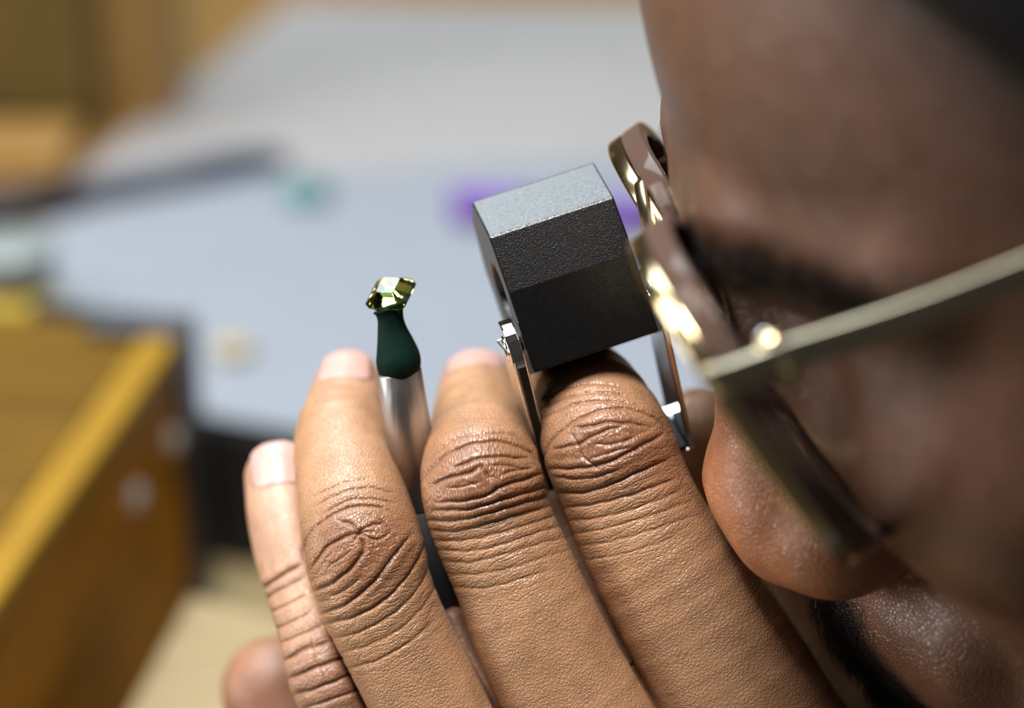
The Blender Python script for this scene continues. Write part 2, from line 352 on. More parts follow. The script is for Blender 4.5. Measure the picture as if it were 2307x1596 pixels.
# wooden box in the left foreground
B0 = on_plane(466, 1325, ZB); dv = RC @ np.array([(455 - CX) / FPX, -(722 - CY) / FPX, -1.0]); ZX = CAM[2] + dv[2] * (B0[1] - CAM[1]) / dv[1]
A0 = np.array([B0[0], B0[1], ZX]); N0 = on_plane(0, 1345, ZX); bd = (N0 - A0)[:2]; bd /= np.linalg.norm(bd)
bx_ = np.array([bd[0], bd[1], 0.0]); by_ = np.array([bd[1], -bd[0], 0.0])
if by_[0] > 0: by_ = -by_
RX = np.stack([bx_, by_, [0, 0, 1]], 1); bo = np.array([A0[0], A0[1], 0.0])
wb = empty('wooden_box', (A0[0], A0[1], ZB)); tag(wb, 'golden wooden box with brown screwed side standing at the left edge', 'box')
Lb, Wb = 0.26, 0.17
b = MB(); b.add(*box((0.002, 0.011, ZX - 0.008), (Lb, Wb, ZX - 0.002), (RX, bo))); b.build('lid', M['gold_wood'], wb, bevel=0.001)
b = MB(); b.add(*box((0.0, 0.0, ZX - 0.010), (Lb, 0.010, ZX), (RX, bo))); b.build('edge_trim', M['strip_wood'], wb, bevel=0.0015)
b = MB(); b.add(*box((0.0, 0.0012, ZB), (Lb, 0.010, ZX - 0.0105), (RX, bo))); b.build('side_panel', M['side_wood'], wb, bevel=0.001)
b = MB(); b.add(*box((0.0, 0.0105, ZB), (0.010, Wb, ZX - 0.0085), (RX, bo))); b.build('side_panel', M['side_wood'], wb, bevel=0.001)
b = MB(); b.add(*box((Lb - 0.010, 0.0105, ZB), (Lb, Wb, ZX - 0.0085), (RX, bo))); b.build('side_panel', M['side_wood'], wb, bevel=0.001)
b = MB(); b.add(*box((0.0105, Wb - 0.010, ZB), (Lb - 0.0105, Wb, ZX - 0.0085), (RX, bo))); b.build('side_panel', M['side_wood'], wb, bevel=0.001)
b = MB(); b.add(*box((-0.0016, -0.0016, ZB), (-0.0001, 0.045, ZX + 0.0012), (RX, bo))); b.add(*box((-0.0016, -0.0016, ZB), (0.0125, -0.0001, ZX + 0.0012), (RX, bo)))
b.add(*box((-0.0016, 0.0, ZX + 0.0001), (0.012, 0.026, ZX + 0.0013), (RX, bo))); br = b.build('corner_bracket', M['dark_metal'], wb, bevel=0.0004); br['label'] = 'dark grey steel corner bracket'
nrm = -by_
for px, py in ((388, 992), (303, 1122)):     # two round-headed screws in the side panel
    d_ = RC @ np.array([(px - CX) / FPX, -(py - CY) / FPX, -1.0]); q0 = bo + by_ * 0.0012
    t_ = ((q0 - CAM) @ nrm) / (d_ @ nrm); c = CAM + d_ * t_
    b = MB(); v, f = [], []
    for k, (o_, r_) in enumerate(((0.0, 0.0042), (0.0011, 0.0039), (0.0022, 0.0028), (0.0027, 0.0010))):
        v += [c + nrm * o_ + bx_ * r_ * math.cos(a * math.pi / 8) + np.array([0, 0, 1]) * r_ * math.sin(a * math.pi / 8) for a in range(16)]
        if k: f += [((k - 1) * 16 + a, (k - 1) * 16 + (a + 1) % 16, k * 16 + (a + 1) % 16, k * 16 + a) for a in range(16)]
    f.append(tuple(48 + a for a in range(16))); b.add(v, f, True); b.build('screw', M['screw'], wb)

# pale block added in front of the box, raised out of its shadow
q = [on_plane(x, y, 0.79) for x, y in ((428, 1338), (1050, 1500), (1050, 2050), (40, 2050))]; b = MB()
b.add([np.array([p[0], p[1], z]) for z in (ZB, 0.79) for p in q], [(3, 2, 1, 0), (4, 5, 6, 7), (0, 1, 5, 4), (1, 2, 6, 5), (2, 3, 7, 6), (3, 0, 4, 7)])
tag(b.build('raised_block', M['birch'], None, origin=(q[0][0], q[0][1], ZB), bevel=0.0015), 'pale cream raised block added in front of the golden box', 'wooden block')

# small things on the bench
def lathe(c, prof, axis=np.array([0, 0, 1.0]), n=32, k=1.0):
    t, u, w_ = frame_of(np.asarray(axis, float), np.array([0.31, 0.9, 0.1])); v = []
    for h_, r_ in prof: v += [c + t * h_ + (u * math.cos(2 * math.pi * a / n) + w_ * math.sin(2 * math.pi * a / n) * k) * r_ for a in range(n)]
    f = [(i * n + a, i * n + (a + 1) % n, (i + 1) * n + (a + 1) % n, (i + 1) * n + a) for i in range(len(prof) - 1) for a in range(n)]
    f += [tuple(range(n))[::-1], tuple((len(prof) - 1) * n + a for a in range(n))]; return v, f
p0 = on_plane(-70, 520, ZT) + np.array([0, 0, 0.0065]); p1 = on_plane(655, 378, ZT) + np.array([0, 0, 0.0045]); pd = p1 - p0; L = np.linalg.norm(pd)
sc_ = empty('shadow_rod', p0 - np.array([0, 0, 0.0065])); tag(sc_, 'dark blue rod with a black end standing in for the sheet edge shadow', 'shadow stand-in')  # dark tapered rod stands in for the shadow under the sheet's edge
b = MB(); b.add(*lathe(p0, [(0, 0.004), (0.002, 0.0064), (0.030, 0.0064), (0.034, 0.0055)], pd), True); b.build('dark_end', M['black'], sc_)
b = MB(); b.add(*lathe(p0, [(0.0341, 0.0045), (L * 0.8, 0.0052), (L * 0.93, 0.0040), (L, 0.0008)], pd), True); b.build('shaft', M['shadow_blue'], sc_)
c = on_plane(690, 448, ZT + 0.0016); b = MB(); b.add(*lathe(c, [(0, 0.0075), (0.002, 0.0085), (0.004, 0.0082), (0.006, 0.0045), (0.0065, 0.0044)]), True)
tag(b.build('bottle_cap', M['teal'], None, origin=c), 'small dull teal cap lying beside the thin end of the dark rod', 'cap')
p0 = on_plane(1018, 497, ZT + 0.0016) + np.array([0, 0, 0.0056]); p1 = on_plane(1490, 520, ZT + 0.0016) + np.array([0, 0, 0.0056]); pd = p1 - p0; L = np.linalg.norm(pd)
mk = empty('marker_pen', p0 - np.array([0, 0, 0.0056])); tag(mk, 'purple marker pen lying on the bench behind the loupe', 'pen')
b = MB(); b.add(*lathe(p0, [(0, 0.003), (0.001, 0.005), (0.024, 0.0054), (0.026, 0.0050)], pd), True); b.build('cap', M['purple'], mk)
b = MB(); b.add(*lathe(p0, [(0.0262, 0.0045), (L - 0.002, 0.0045), (L, 0.0032)], pd), True); b.build('barrel', M['purple'], mk)
c = on_plane(525, 800, ZT + 0.0016); b = MB(); b.add(*lathe(c, [(0, 0.004), (0.001, 0.0058), (0.0035, 0.0058), (0.004, 0.0045)]), True)
tag(b.build('wooden_bead', M['cork'], None, origin=c), 'small cream wooden disc lying on the bluish sheet', 'bead')
c = on_plane(38, 705, ZT); jr = empty('jar', c); tag(jr, 'small grey lidded jar of yellow powder at the left edge', 'jar')
b = MB(); b.add(*lathe(c, [(0, 0.0115), (0.002, 0.0125), (0.010, 0.0125)]), True); b.build('powder', M['jar_yellow'], jr)
b = MB(); b.add(*lathe(c, [(0.0101, 0.0125), (0.016, 0.0125), (0.0165, 0.0137), (0.0225, 0.0137), (0.0235, 0.0125)]), True); b.build('lid', M['jar_grey'], jr)
# wooden organiser behind the sheets, top left
og = on_plane(120, 330, ZT); oz = empty('wooden_organiser', (og[0], og[1], ZT)); tag(oz, 'dark wooden organiser with a tan upright post behind the sheets', 'organiser')
def oblock(name, x0, x1, ybot, depth, htop, m):
    a_ = on_plane(x0, ybot, ZT); c_ = on_plane(x1, ybot, ZT); b_ = MB()
    b_.add(*box((a_[0], a_[1], ZT), (c_[0], a_[1] + depth, ZT + htop))); return b_.build(name, m, oz, bevel=0.001)
oblock('ledge', -160, 150, 425, 0.035, 0.012, M['tan_wood'])
oblock('drawer', -160, 215, 325, 0.05, 0.14, M['olive_wood'])
oblock('post', 222, 395, 268, 0.03, 0.20, M['tan_wood'])
#PART3
# ------------------------------------------------------------------ the person: hands
LH = {   # finger centre lines: photo x, y, distance towards the camera (mm), radius (mm); fingertip first
    'index': [(1298, 905, -47, 7.2), (1300, 878, -33, 8.8), (1328, 908, -18.5, 9.5), (1371, 1006, -11.5, 10.8), (1404, 1090, -11, 10.7),
              (1464, 1222, -11, 11.3), (1546, 1352, -11.5, 12.5), (1638, 1502, -12, 13.5), (1745, 1700, -13, 14.5)],
    'middle': [(1076, 876, -44, 6.9), (1080, 940, -32, 8.2), (1085, 1070, -10.8, 9.9), (1104, 1170, -9.8, 10.0), (1158, 1292, -9.8, 10.2),
               (1208, 1410, -10, 10.8), (1262, 1522, -10.5, 11.2), (1400, 1770, -12, 13.0)],
    'ring': [(784, 870, -38, 6.0), (776, 932, -31.5, 7.1), (771, 1002, -24, 8.3), (791, 1112, -15.5, 9.1), (820, 1238, -10.8, 9.8), (843, 1332, -10, 9.6),
             (893, 1442, -10.5, 9.3), (974, 1598, -11, 9.6), (1090, 1830, -13, 11.5)],
    'pinky': [(632, 1078, -36, 6.3), (641, 1160, -32, 6.5), (657, 1250, -28, 6.35), (685, 1342, -24, 6.2), (716, 1432, -20, 6.5), (752, 1524, -18, 7.5),
              (808, 1650, -18, 7.3), (960, 1900, -17, 9.5)],
    'thumb': [(1578, 985, -42, 8.8), (1590, 1060, -44, 10.0), (1640, 1190, -46, 10.0), (1740, 1380, -47, 12.0), (1850, 1640, -42, 13.5), (1970, 2050, -30, 16.0), (2040, 2500, -22, 18.0)]}
LCH = {k: chain(v, 21) for k, v in LH.items()}
PALM = [chain([(1745, 1700, -15, 12.5), (1880, 2150, -17, 13), (2040, 2600, -18, 15), (2090, 2900, -18, 19)], 8),
        chain([(1430, 1790, -15, 11.5), (1650, 2200, -16, 13), (1960, 2650, -17, 16), (2120, 3000, -18, 20)], 8),
        chain([(1120, 1850, -16, 10.5), (1450, 2300, -18, 13), (1860, 2700, -19, 16), (2120, 3000, -20, 20)], 8),
        chain([(965, 1915, -20, 9.5), (1330, 2350, -24, 13), (1800, 2750, -22, 16), (2140, 3100, -20, 21)], 8),
        chain([(1600, 1690, -19, 9.0), (1330, 1735, -19, 9.0), (1090, 1790, -20, 8.5), (930, 1870, -22, 8)], 8),
        chain([(1800, 2000, -28, 13), (1500, 2250, -30, 13), (1350, 2400, -30, 12)], 5)]
FILL = [chain([(1240, 1130, -20, 3.0), (1290, 1250, -20, 3.6), (1350, 1390, -20, 4.4), (1425, 1560, -19, 6.0), (1500, 1700, -18, 8)], 10),
        chain([(1022, 1400, -21, 2.4), (1048, 1470, -20.5, 3.0), (1085, 1560, -19.5, 4.2), (1130, 1660, -18, 6.5)], 6)]
def left_hand(Q):
    di, dm, dr, dp = (chain_d(Q, LCH[k]) for k in ('index', 'middle', 'ring', 'pinky'))
    fin = np.minimum(di, smax(dm, 1.15 - di, 0.6))                   # neighbours press close but keep a dark gap
    fin = np.minimum(fin, smax(dr, 1.1 - dm, 0.6)); fin = np.minimum(fin, smax(dp, 1.1 - dr, 0.6))
    for ch in FILL: fin = smin(fin, chain_d(Q, ch), 1.0)
    pal = None
    for ch in PALM:
        d = chain_d(Q, ch, 14); pal = d if pal is None else smin(pal, d, 7.0)
    d = smin(fin, pal, 4.0)
    return smin(d, chain_d(Q, LCH['thumb'], 12), 2.0)
RHF = [chain(q, 14) for q in (
    [(622, 1556, -66, 10.2), (680, 1660, -66, 10.8), (800, 1850, -70, 11.0), (1000, 2100, -78, 13), (1250, 2300, -88, 15)],
    [(965, 1760, -40, 7.2), (905, 1790, -48, 8.0), (905, 1850, -66, 8.6), (1010, 1960, -84, 9.2), (1180, 2080, -92, 11)],
    [(985, 1930, -42, 7.2), (925, 1960, -50, 8.2), (930, 2020, -68, 8.8), (1040, 2120, -88, 9.4), (1210, 2230, -96, 11)],
    [(1010, 2090, -46, 7.0), (955, 2130, -54, 8.0), (965, 2190, -72, 8.5), (1080, 2280, -90, 9.2), (1240, 2370, -98, 11)],
    [(1040, 2240, -52, 6.2), (1000, 2280, -60, 7.0), (1010, 2340, -76, 7.4), (1110, 2400, -90, 8.4), (1260, 2440, -96, 10)])]
RPALM = [chain(q, 6) for q in ([(1180, 2080, -92, 12), (1400, 2220, -96, 15), (1640, 2310, -100, 19), (1860, 2350, -102, 22)],
                               [(1260, 2440, -96, 12), (1450, 2420, -96, 15), (1660, 2390, -100, 18), (1860, 2370, -102, 21)], [(1210, 2230, -94, 12), (1420, 2310, -96, 15), (1660, 2350, -100, 18)])]
def right_hand(Q):
    fin = None
    for ch in RHF: d = chain_d(Q, ch); fin = d if fin is None else smin(fin, d, 0.6)
    pal = None
    for ch in RPALM: d = chain_d(Q, ch, 14); pal = d if pal is None else smin(pal, d, 8.0)
    return smin(fin, pal, 5.0)
def bounds(chs, pad=3.0):
    return np.min([c[0].min(0) - c[1].max() for c in chs], 0) - pad, np.max([c[0].max(0) + c[1].max() for c in chs], 0) + pad
lo, hi = bounds(list(LCH.values()) + PALM); hv, hq, hn = sdf_mesh(left_hand, lo, hi, 0.66, sub=1)
_p = to_px(hv); _f = (hn[:, 2] > -0.15)
_m = np.zeros(len(hv), bool)
for _c, _a in (((1371, 1040), (205, 245)), ((1090, 1110), (175, 250)), ((820, 1270), (170, 260)), ((690, 1400), (130, 260))): _m |= (((_p - np.array(_c)) / np.array(_a)) ** 2).sum(1) < 1
hv, hq, BORD = refine(hv, hq, (_m & _f)[hq].all(1)); _n0 = len(hn)
_g = grad(left_hand, hv[_n0:], 0.15); _d = evalc(left_hand, hv[_n0:]); hv[_n0:] -= (np.clip(_d / np.maximum((_g ** 2).sum(1), 0.15), -0.3, 0.3)[:, None] * _g).astype(np.float32)
hn = np.concatenate([hn, _g / (np.linalg.norm(_g, axis=1)[:, None] + 1e-9)])
lo, hi = bounds(RHF + RPALM); rv, rq, rn = sdf_mesh(right_hand, lo, hi, 1.2)

# finger coordinates of every point of the left hand: mm along the finger, mm around it
names = list(LCH); best = np.full(len(hv), 1e3, np.float32); S = np.zeros(len(hv)); W_ = np.zeros(len(hv)); FI = np.zeros(len(hv), int); TH = np.zeros(len(hv))
HINT = np.array([-0.05, 0.35, 1.0])
for fi, k in enumerate(names):
    p, r = LCH[k]; d, I, T = chain_d(hv, LCH[k], 12, True); u = d < best - 1e-4
    cum = np.concatenate([[0], np.cumsum(np.linalg.norm(np.diff(p, axis=0), axis=1))]); i, t = I[u], T[u]
    tan = np.gradient(p, axis=0); tan /= np.linalg.norm(tan, axis=1)[:, None]
    x_ = hv[u]; n_ = len(p); sg = (i + t).astype(float); ln_ = np.linalg.norm(np.diff(p, axis=0), axis=1)
    for _ in range(4):                       # foot point on the smooth centre line
        i = np.clip(sg.astype(int), 0, n_ - 2); t = sg - i; T_ = tan[i] * (1 - t)[:, None] + tan[i + 1] * t[:, None]; c_ = p[i] + t[:, None] * (p[i + 1] - p[i])
        num = ((x_ - c_) * T_).sum(1); den = ln_[i] - ((x_ - c_) * (tan[i + 1] - tan[i])).sum(1)
        sg = np.clip(sg + 0.8 * num / np.maximum(den, 0.25 * ln_[i]), 0, n_ - 1.001)
    i = np.clip(sg.astype(int), 0, n_ - 2); t = sg - i
    tn = tan[i] * (1 - t)[:, None] + tan[i + 1] * t[:, None]; tn /= np.linalg.norm(tn, axis=1)[:, None]
    dor = HINT - tn * (tn @ HINT)[:, None]; dor /= np.linalg.norm(dor, axis=1)[:, None]; lat = np.cross(tn, dor)
    c = p[i] + t[:, None] * (p[i + 1] - p[i]); e = hv[u] - c; th = np.arctan2((e * lat).sum(1), (e * dor).sum(1))
    S[u] = cum[i] + t * (cum[i + 1] - cum[i]); TH[u] = th; W_[u] = th * 10.0; FI[u] = fi; best[u] = d[u]
PIPS = {'index': (1371, 1006), 'middle': (1085, 1072), 'ring': (820, 1238), 'pinky': (752, 1524), 'thumb': (1700, 1360)}
px = to_px(hv); front = (hn[:, 2] > -0.1) & (np.abs(TH) < 2.0)
# creases traced on the knuckles: photo points, depth (mm), half width (px)
CR = [
 # index
 ([(1250, 1014), (1295, 1004), (1335, 985), (1370, 970), (1405, 962)], .30, 5), ([(1243, 1056), (1300, 1056), (1350, 1049), (1399, 1029), (1459, 997), (1490, 980)], .42, 6),
 ([(1250, 1109), (1315, 1109), (1385, 1089), (1439, 1064), (1505, 1036)], .36, 6), ([(1265, 1144), (1330, 1139), (1409, 1119), (1479, 1094), (1524, 1077)], .24, 6),
 ([(1290, 978), (1305, 1004), (1318, 1030), (1350, 1054)], .30, 5), ([(1290, 965), (1325, 965), (1365, 955), (1414, 955), (1464, 965)], .28, 5),
 ([(1226, 1040), (1235, 1010), (1255, 982), (1290, 955), (1330, 935), (1375, 924), (1430, 926), (1480, 948), (1508, 985)], .26, 6),
 ([(1217, 905), (1275, 875), (1350, 865), (1412, 877)], .16, 5), ([(1217, 925), (1280, 897), (1350, 885), (1420, 895)], .18, 5), ([(1220, 947), (1285, 916), (1355, 905), (1440, 916)], .2, 5),
 ([(1275, 1175), (1340, 1168), (1420, 1150), (1490, 1125), (1540, 1103)], .15, 6), ([(1285, 1202), (1350, 1195), (1430, 1175), (1500, 1150), (1556, 1128)], .11, 6),
 ([(1300, 1232), (1370, 1222), (1450, 1200), (1520, 1177), (1575, 1160)], .10, 6), ([(1315, 1262), (1390, 1252), (1470, 1230), (1540, 1205)], .07, 6),
 ([(1252, 1075), (1300, 1080), (1350, 1072), (1400, 1055)], .22, 5), ([(1345, 1000), (1380, 1003), (1425, 990)], .2, 5), ([(1335, 1035), (1375, 1022), (1420, 1008)], .2, 4),
 # middle
 ([(972, 1100), (1009, 1079), (1057, 1068), (1083, 1052)], .36, 5), ([(1083, 1050), (1092, 1066), (1104, 1081)], .36, 5), ([(1025, 1059), (1073, 1039), (1126, 1031), (1185, 1036)], .34, 5),
 ([(985, 1132), (1051, 1129), (1099, 1116), (1136, 1095), (1184, 1079), (1218, 1068)], .44, 6), ([(975, 1150), (1057, 1147), (1110, 1132), (1163, 1116), (1228, 1100)], .34, 6),
 ([(958, 1085), (972, 1060), (1009, 1026), (1062, 1004), (1126, 999), (1184, 1015), (1212, 1042)], .30, 6), ([(967, 1039), (1030, 989), (1100, 979), (1150, 983), (1195, 1003)], .18, 6),
 ([(956, 1174), (1020, 1174), (1094, 1158), (1168, 1137), (1236, 1120)], .28, 6), ([(965, 1195), (1030, 1197), (1105, 1180), (1180, 1158), (1246, 1138)], .18, 6),
 ([(972, 1216), (1040, 1220), (1120, 1203), (1195, 1180), (1260, 1160)], .15, 6), ([(980, 1240), (1050, 1243), (1130, 1228), (1205, 1203), (1270, 1185)], .14, 6),
 ([(990, 1264), (1060, 1267), (1140, 1250), (1215, 1226), (1282, 1208)], .12, 6), ([(1002, 1292), (1070, 1296), (1150, 1280), (1225, 1256), (1296, 1236)], .10, 6),
 ([(1010, 1322), (1080, 1326), (1160, 1310), (1240, 1284)], .12, 6), ([(1105, 1050), (1140, 1052), (1175, 1060)], .16, 4), ([(1010, 1100), (1050, 1096), (1082, 1086)], .2, 4), ([(1128, 1072), (1165, 1062), (1195, 1058)], .2, 4),
 # ring
 ([(701, 1285), (725, 1250), (749, 1227), (797, 1206), (839, 1200)], .34, 5), ([(705, 1335), (754, 1312), (797, 1275), (818, 1238), (810, 1200)], .44, 6),
 ([(721, 1383), (776, 1365), (818, 1333), (850, 1301), (878, 1262), (924, 1206)], .40, 6), ([(696, 1290), (686, 1243), (701, 1201), (739, 1169), (786, 1145), (839, 1142), (884, 1160)], .26, 6),
 ([(722, 1165), (786, 1129), (845, 1126), (890, 1138)], .2, 5), ([(706, 1144), (776, 1110), (839, 1100), (885, 1112)], .16, 5), ([(700, 1122), (770, 1090), (835, 1080)], .12, 5),
 ([(726, 1409), (797, 1391), (871, 1349), (924, 1291), (958, 1225)], .32, 6), ([(738, 1440), (810, 1425), (890, 1380), (945, 1320), (968, 1268)], .18, 6), ([(757, 1475), (830, 1455), (905, 1415), (962, 1358), (985, 1310)], .13, 6),
 ([(775, 1508), (850, 1488), (925, 1446), (985, 1390)], .16, 6), ([(810, 1200), (790, 1180), (775, 1178)], .3, 4), ([(810, 1200), (800, 1222)], .3, 4), ([(810, 1200), (836, 1186), (862, 1180)], .3, 4), ([(812, 1202), (846, 1218), (880, 1200)], .26, 4),
 ([(745, 1275), (775, 1255), (795, 1240)], .16, 4), ([(745, 1345), (785, 1325), (815, 1300)], .16, 4), ([(850, 1170), (872, 1190), (895, 1222)], .2, 4), ([(760, 1170), (790, 1190)], .14, 4),
 # pinky
 ([(586, 1330), (630, 1300), (680, 1272)], .4, 7), ([(592, 1352), (640, 1325), (684, 1302)], .2, 6), ([(600, 1385), (648, 1362), (694, 1340)], .2, 6), ([(612, 1420), (660, 1400), (705, 1375)], .18, 6),
 ([(640, 1490), (690, 1462), (748, 1446)], .36, 7), ([(652, 1530), (715, 1505), (772, 1484)], .42, 7), ([(660, 1566), (725, 1546), (790, 1520)], .36, 7), ([(672, 1600), (740, 1580), (805, 1556)], .3, 6),
 ([(700, 1440), (715, 1490), (735, 1540)], .2, 5), ([(632, 1450), (690, 1426), (725, 1410)], .2, 6)]
disp = np.zeros(len(hv)); crz = np.zeros(len(hv))
wob = lambda a, b_, o: 0.9 * (np.sin(a * .071 + b_ * .043 + o) + 0.7 * np.sin(b_ * .113 - a * .059 + 2 * o) + 0.45 * np.sin(a * .21 + b_ * .17 + 3 * o))
jx = wob(px[front, 0], px[front, 1], 0.3); jy = wob(px[front, 1], px[front, 0], 1.9)
jit = np.zeros((len(hv), 2)); jit[front, 0] = jx; jit[front, 1] = jy; pw = px + jit
for ln, dep, wid in CR:
    q = spline(ln, 6 * (len(ln) - 1)); lo = q.min(0) - 4 * wid; hi = q.max(0) + 4 * wid
    m = np.where(front & np.all((pw > lo) & (pw < hi), 1))[0]
    if not len(m): continue
    A = pw[m]; dm = np.full(len(m), 1e3); tm = np.zeros(len(m)); nseg = len(q) - 1
    for i in range(nseg):
        ab = q[i + 1] - q[i]; t = np.clip(((A - q[i]) @ ab) / (ab @ ab), 0, 1); dd = np.linalg.norm(A - q[i] - t[:, None] * ab, axis=1)
        u = dd < dm; dm[u] = dd[u]; tm[u] = (i + t[u]) / nseg
    fade = np.clip(np.minimum(tm, 1 - tm) * 6 + 0.25, 0, 1)
    disp[m] += 0.8 * fade * dep * (-1.25 * np.exp(-(dm / (wid * 0.52)) ** 2) - 0.12 * np.exp(-(dm / (wid * 1.5)) ** 2) + 0.30 * np.exp(-((dm - wid * 2.1) / (wid * 1.1)) ** 2))
    crz[m] = np.maximum(crz[m], fade * min(1, dep * 2.6) * np.exp(-(dm / (wid * 0.6)) ** 2))
# knuckle folds swell a little
kn = np.zeros(len(hv))
for fi, k in enumerate(names):
    u = FI == fi; c = np.array(PIPS[k]); a = np.array([150., 125.]) if k != 'pinky' else np.array([100., 90.])
    e = (px[u] - c) / a; kn[u] = np.exp(-((e ** 2).sum(1) ** 1.6) * 1.3)
kn *= front
disp += 0.5 * kn
hv = (hv + hn * disp[:, None]).astype(np.float32); hv[BORD[:, 0]] = 0.5 * (hv[BORD[:, 1]] + hv[BORD[:, 2]])
# pigment
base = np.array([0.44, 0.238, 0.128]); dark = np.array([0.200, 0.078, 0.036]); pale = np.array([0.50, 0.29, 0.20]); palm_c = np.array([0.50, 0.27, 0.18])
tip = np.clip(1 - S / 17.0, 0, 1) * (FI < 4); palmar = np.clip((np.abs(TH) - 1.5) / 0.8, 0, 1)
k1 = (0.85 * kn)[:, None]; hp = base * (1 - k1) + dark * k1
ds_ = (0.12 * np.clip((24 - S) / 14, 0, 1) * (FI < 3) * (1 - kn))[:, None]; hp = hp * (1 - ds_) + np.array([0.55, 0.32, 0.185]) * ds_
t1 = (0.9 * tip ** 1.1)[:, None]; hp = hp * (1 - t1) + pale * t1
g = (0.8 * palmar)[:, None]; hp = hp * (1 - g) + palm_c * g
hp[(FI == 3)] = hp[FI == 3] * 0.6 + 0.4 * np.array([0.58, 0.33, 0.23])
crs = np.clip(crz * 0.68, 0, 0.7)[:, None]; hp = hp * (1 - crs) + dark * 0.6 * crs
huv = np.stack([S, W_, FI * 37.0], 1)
SP = {k: float(np.linalg.norm(np.diff(LCH[k][0], axis=0), axis=1)[:int(np.argmin(((to_px(LCH[k][0]) - np.array(PIPS[k])) ** 2).sum(1)))].sum()) for k in names}
rel = S - np.array([SP[k] for k in names])[FI]                # mm below the knuckle
tr_ = np.exp(-((rel - 8) / 13.0) ** 2)
hw = np.stack([0.12 + 0.55 * tr_, 0.30 + 0.12 * np.clip(rel / 15, -1, 1), np.full(len(S), 0.6)], 1) * (1 - 0.9 * tip)[:, None]
far = np.clip((S - 75) / 30, 0, 1)[:, None]; hw = hw * (1 - 0.5 * far)

# ------------------------------------------------------------------ the person: head (right, forward, up from the nose tip)
def head_sdf(q0):
    q = q0.copy(); q[:, 0] = np.abs(q[:, 0])
    d = ell(q, (0, -112, 52), (74, 94, 92), 2.3)
    d = smin(d, ell(q, (0, -77, 8), (60, 52, 62)), 22)
    d = smin(d, ell(q, (0, -64, -50), (44, 44, 36)), 16)
    d = smin(d, caps(q, (0, -30, -66), (10, -34, -67), 13, 12), 10)
    d = smin(d, caps(q, (58, -105, 0), (44, -70, -52), 16, 14), 20)              # jaw angle
    d = smin(d, ell(q, (41, -46, 12), (22, 20, 20)), 14)                         # cheekbone
    d = smax(d, -ell(q, (29, -9, 33), (19, 18, 14.5)), 9)                        # eye socket
    d = smin(d, caps(q, (6, -23, 50), (24, -26.5, 53), 7.2, 7.0), 9); d = smin(d, caps(q, (24, -26.5, 53), (48, -42, 49), 7.0, 6), 9)
    d = smax(d, -ell(q, (19, -16, 37), (9, 11, 8)), 6)
    d = smin(d, ell(q, (32, -42, 32.5), (13.8, 13.8, 12.6)), 2.2)                # lids over the eye
    d = smin(d, caps(q, (20, -31.5, 27.0), (46, -38, 29), 2.3, 2.0), 3.0)        # lower lid fold
    d = smin(d, caps(q, (0, -25, 44), (0, -17, 20), 6.5, 7.0), 7); d = smin(d, caps(q, (0, -17, 20), (0, -12.2, 3), 7.0, 12.0), 6)
    d = smin(d, ell(q, (5.0, -11.5, 1.5), (9.5, 10.0, 10.5)), 4)
    d = smin(d, ell(q, (9.5, -13.5, -3.5), (8.0, 11.0, 9.5)), 5.0); d = smin(d, ell(q, (14.5, -18.5, -4.5), (8.4, 12.0, 9.8)), 2.6)              # nostril wing
    d = smin(d, caps(q, (0, -14, -8), (0, -19, -15), 3.6, 4.0), 4)
    d = smax(d, -ell(q, (8.2, -13.5, -12.5), (3.6, 6.2, 5.0)), 2.0)
    d = smin(d, caps(q, (0, -18, -23), (18, -29, -28), 9, 8), 8); d = smin(d, caps(q, (0, -18, -33), (16, -28, -36), 8, 7), 8)                 # upper lip
    d = smin(d, caps(q, (0, -15, -42), (12, -20, -43), 4.2, 2.6), 3); d = smin(d, caps(q, (0, -17, -51), (11, -22, -50), 4.6, 3.0), 3)
    d = smin(d, ell(q, (71, -112, 22), (8, 17, 29)), 4)                          # ear
    return d
NECK = [np.array([0.0, -120.0, -20.0]), toH(tocam(np.array([[0.32, 0.02, 0.93]])))[0]]
def head_all(Q):
    q = toH(Q).astype(np.float32); d = head_sdf(q)
    return smin(d, caps(q, NECK[0], NECK[1], 56, 60), 22)
cs = np.array([H(p) for p in ((-95, -215, -100), (95, -215, -100), (-95, 8, -100), (95, 8, -100), (-95, -215, 165), (95, -215, 165), (-95, 8, 165), (95, 8, 165))])
nk = tocam(np.array([[0.32, 0.02, 0.93]]))[0]
lo = np.minimum(cs.min(0), nk - 64); hi = np.maximum(cs.max(0), nk + 64)
fv, fq, fn_ = sdf_mesh(head_all, lo, hi, 2.0, slack=1.6, sub=1)
fh = toH(fv)
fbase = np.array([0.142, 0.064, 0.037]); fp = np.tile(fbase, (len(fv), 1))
def blob(c, r): return np.exp(-(((fh * np.array([1, 1, 1]) - np.array(c)) / np.array(r)) ** 2).sum(1))
nose_lit_w = np.clip(blob((0, -8, -2), (22, 22, 20)) * 1.4, 0, 1)[:, None]; fp = fp * (1 - nose_lit_w) + np.array([0.47, 0.185, 0.080]) * nose_lit_w  # nose colour raised to stand in for the light on it
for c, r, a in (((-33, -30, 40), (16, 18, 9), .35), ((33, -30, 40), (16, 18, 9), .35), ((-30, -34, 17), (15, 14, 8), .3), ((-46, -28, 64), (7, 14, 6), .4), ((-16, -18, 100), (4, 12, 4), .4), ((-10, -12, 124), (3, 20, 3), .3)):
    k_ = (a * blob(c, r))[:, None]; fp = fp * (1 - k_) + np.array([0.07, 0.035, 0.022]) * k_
st_ = (0.75 * np.clip(1 - ((fh[:, 1] + 56.0) - 0.6 * (fh[:, 2] - 82.0)) / 22.0, 0, 1) ** 1.5 * (fh[:, 2] > 40))[:, None]; fp = fp * (1 - st_) + np.array([0.03, 0.02, 0.018]) * st_
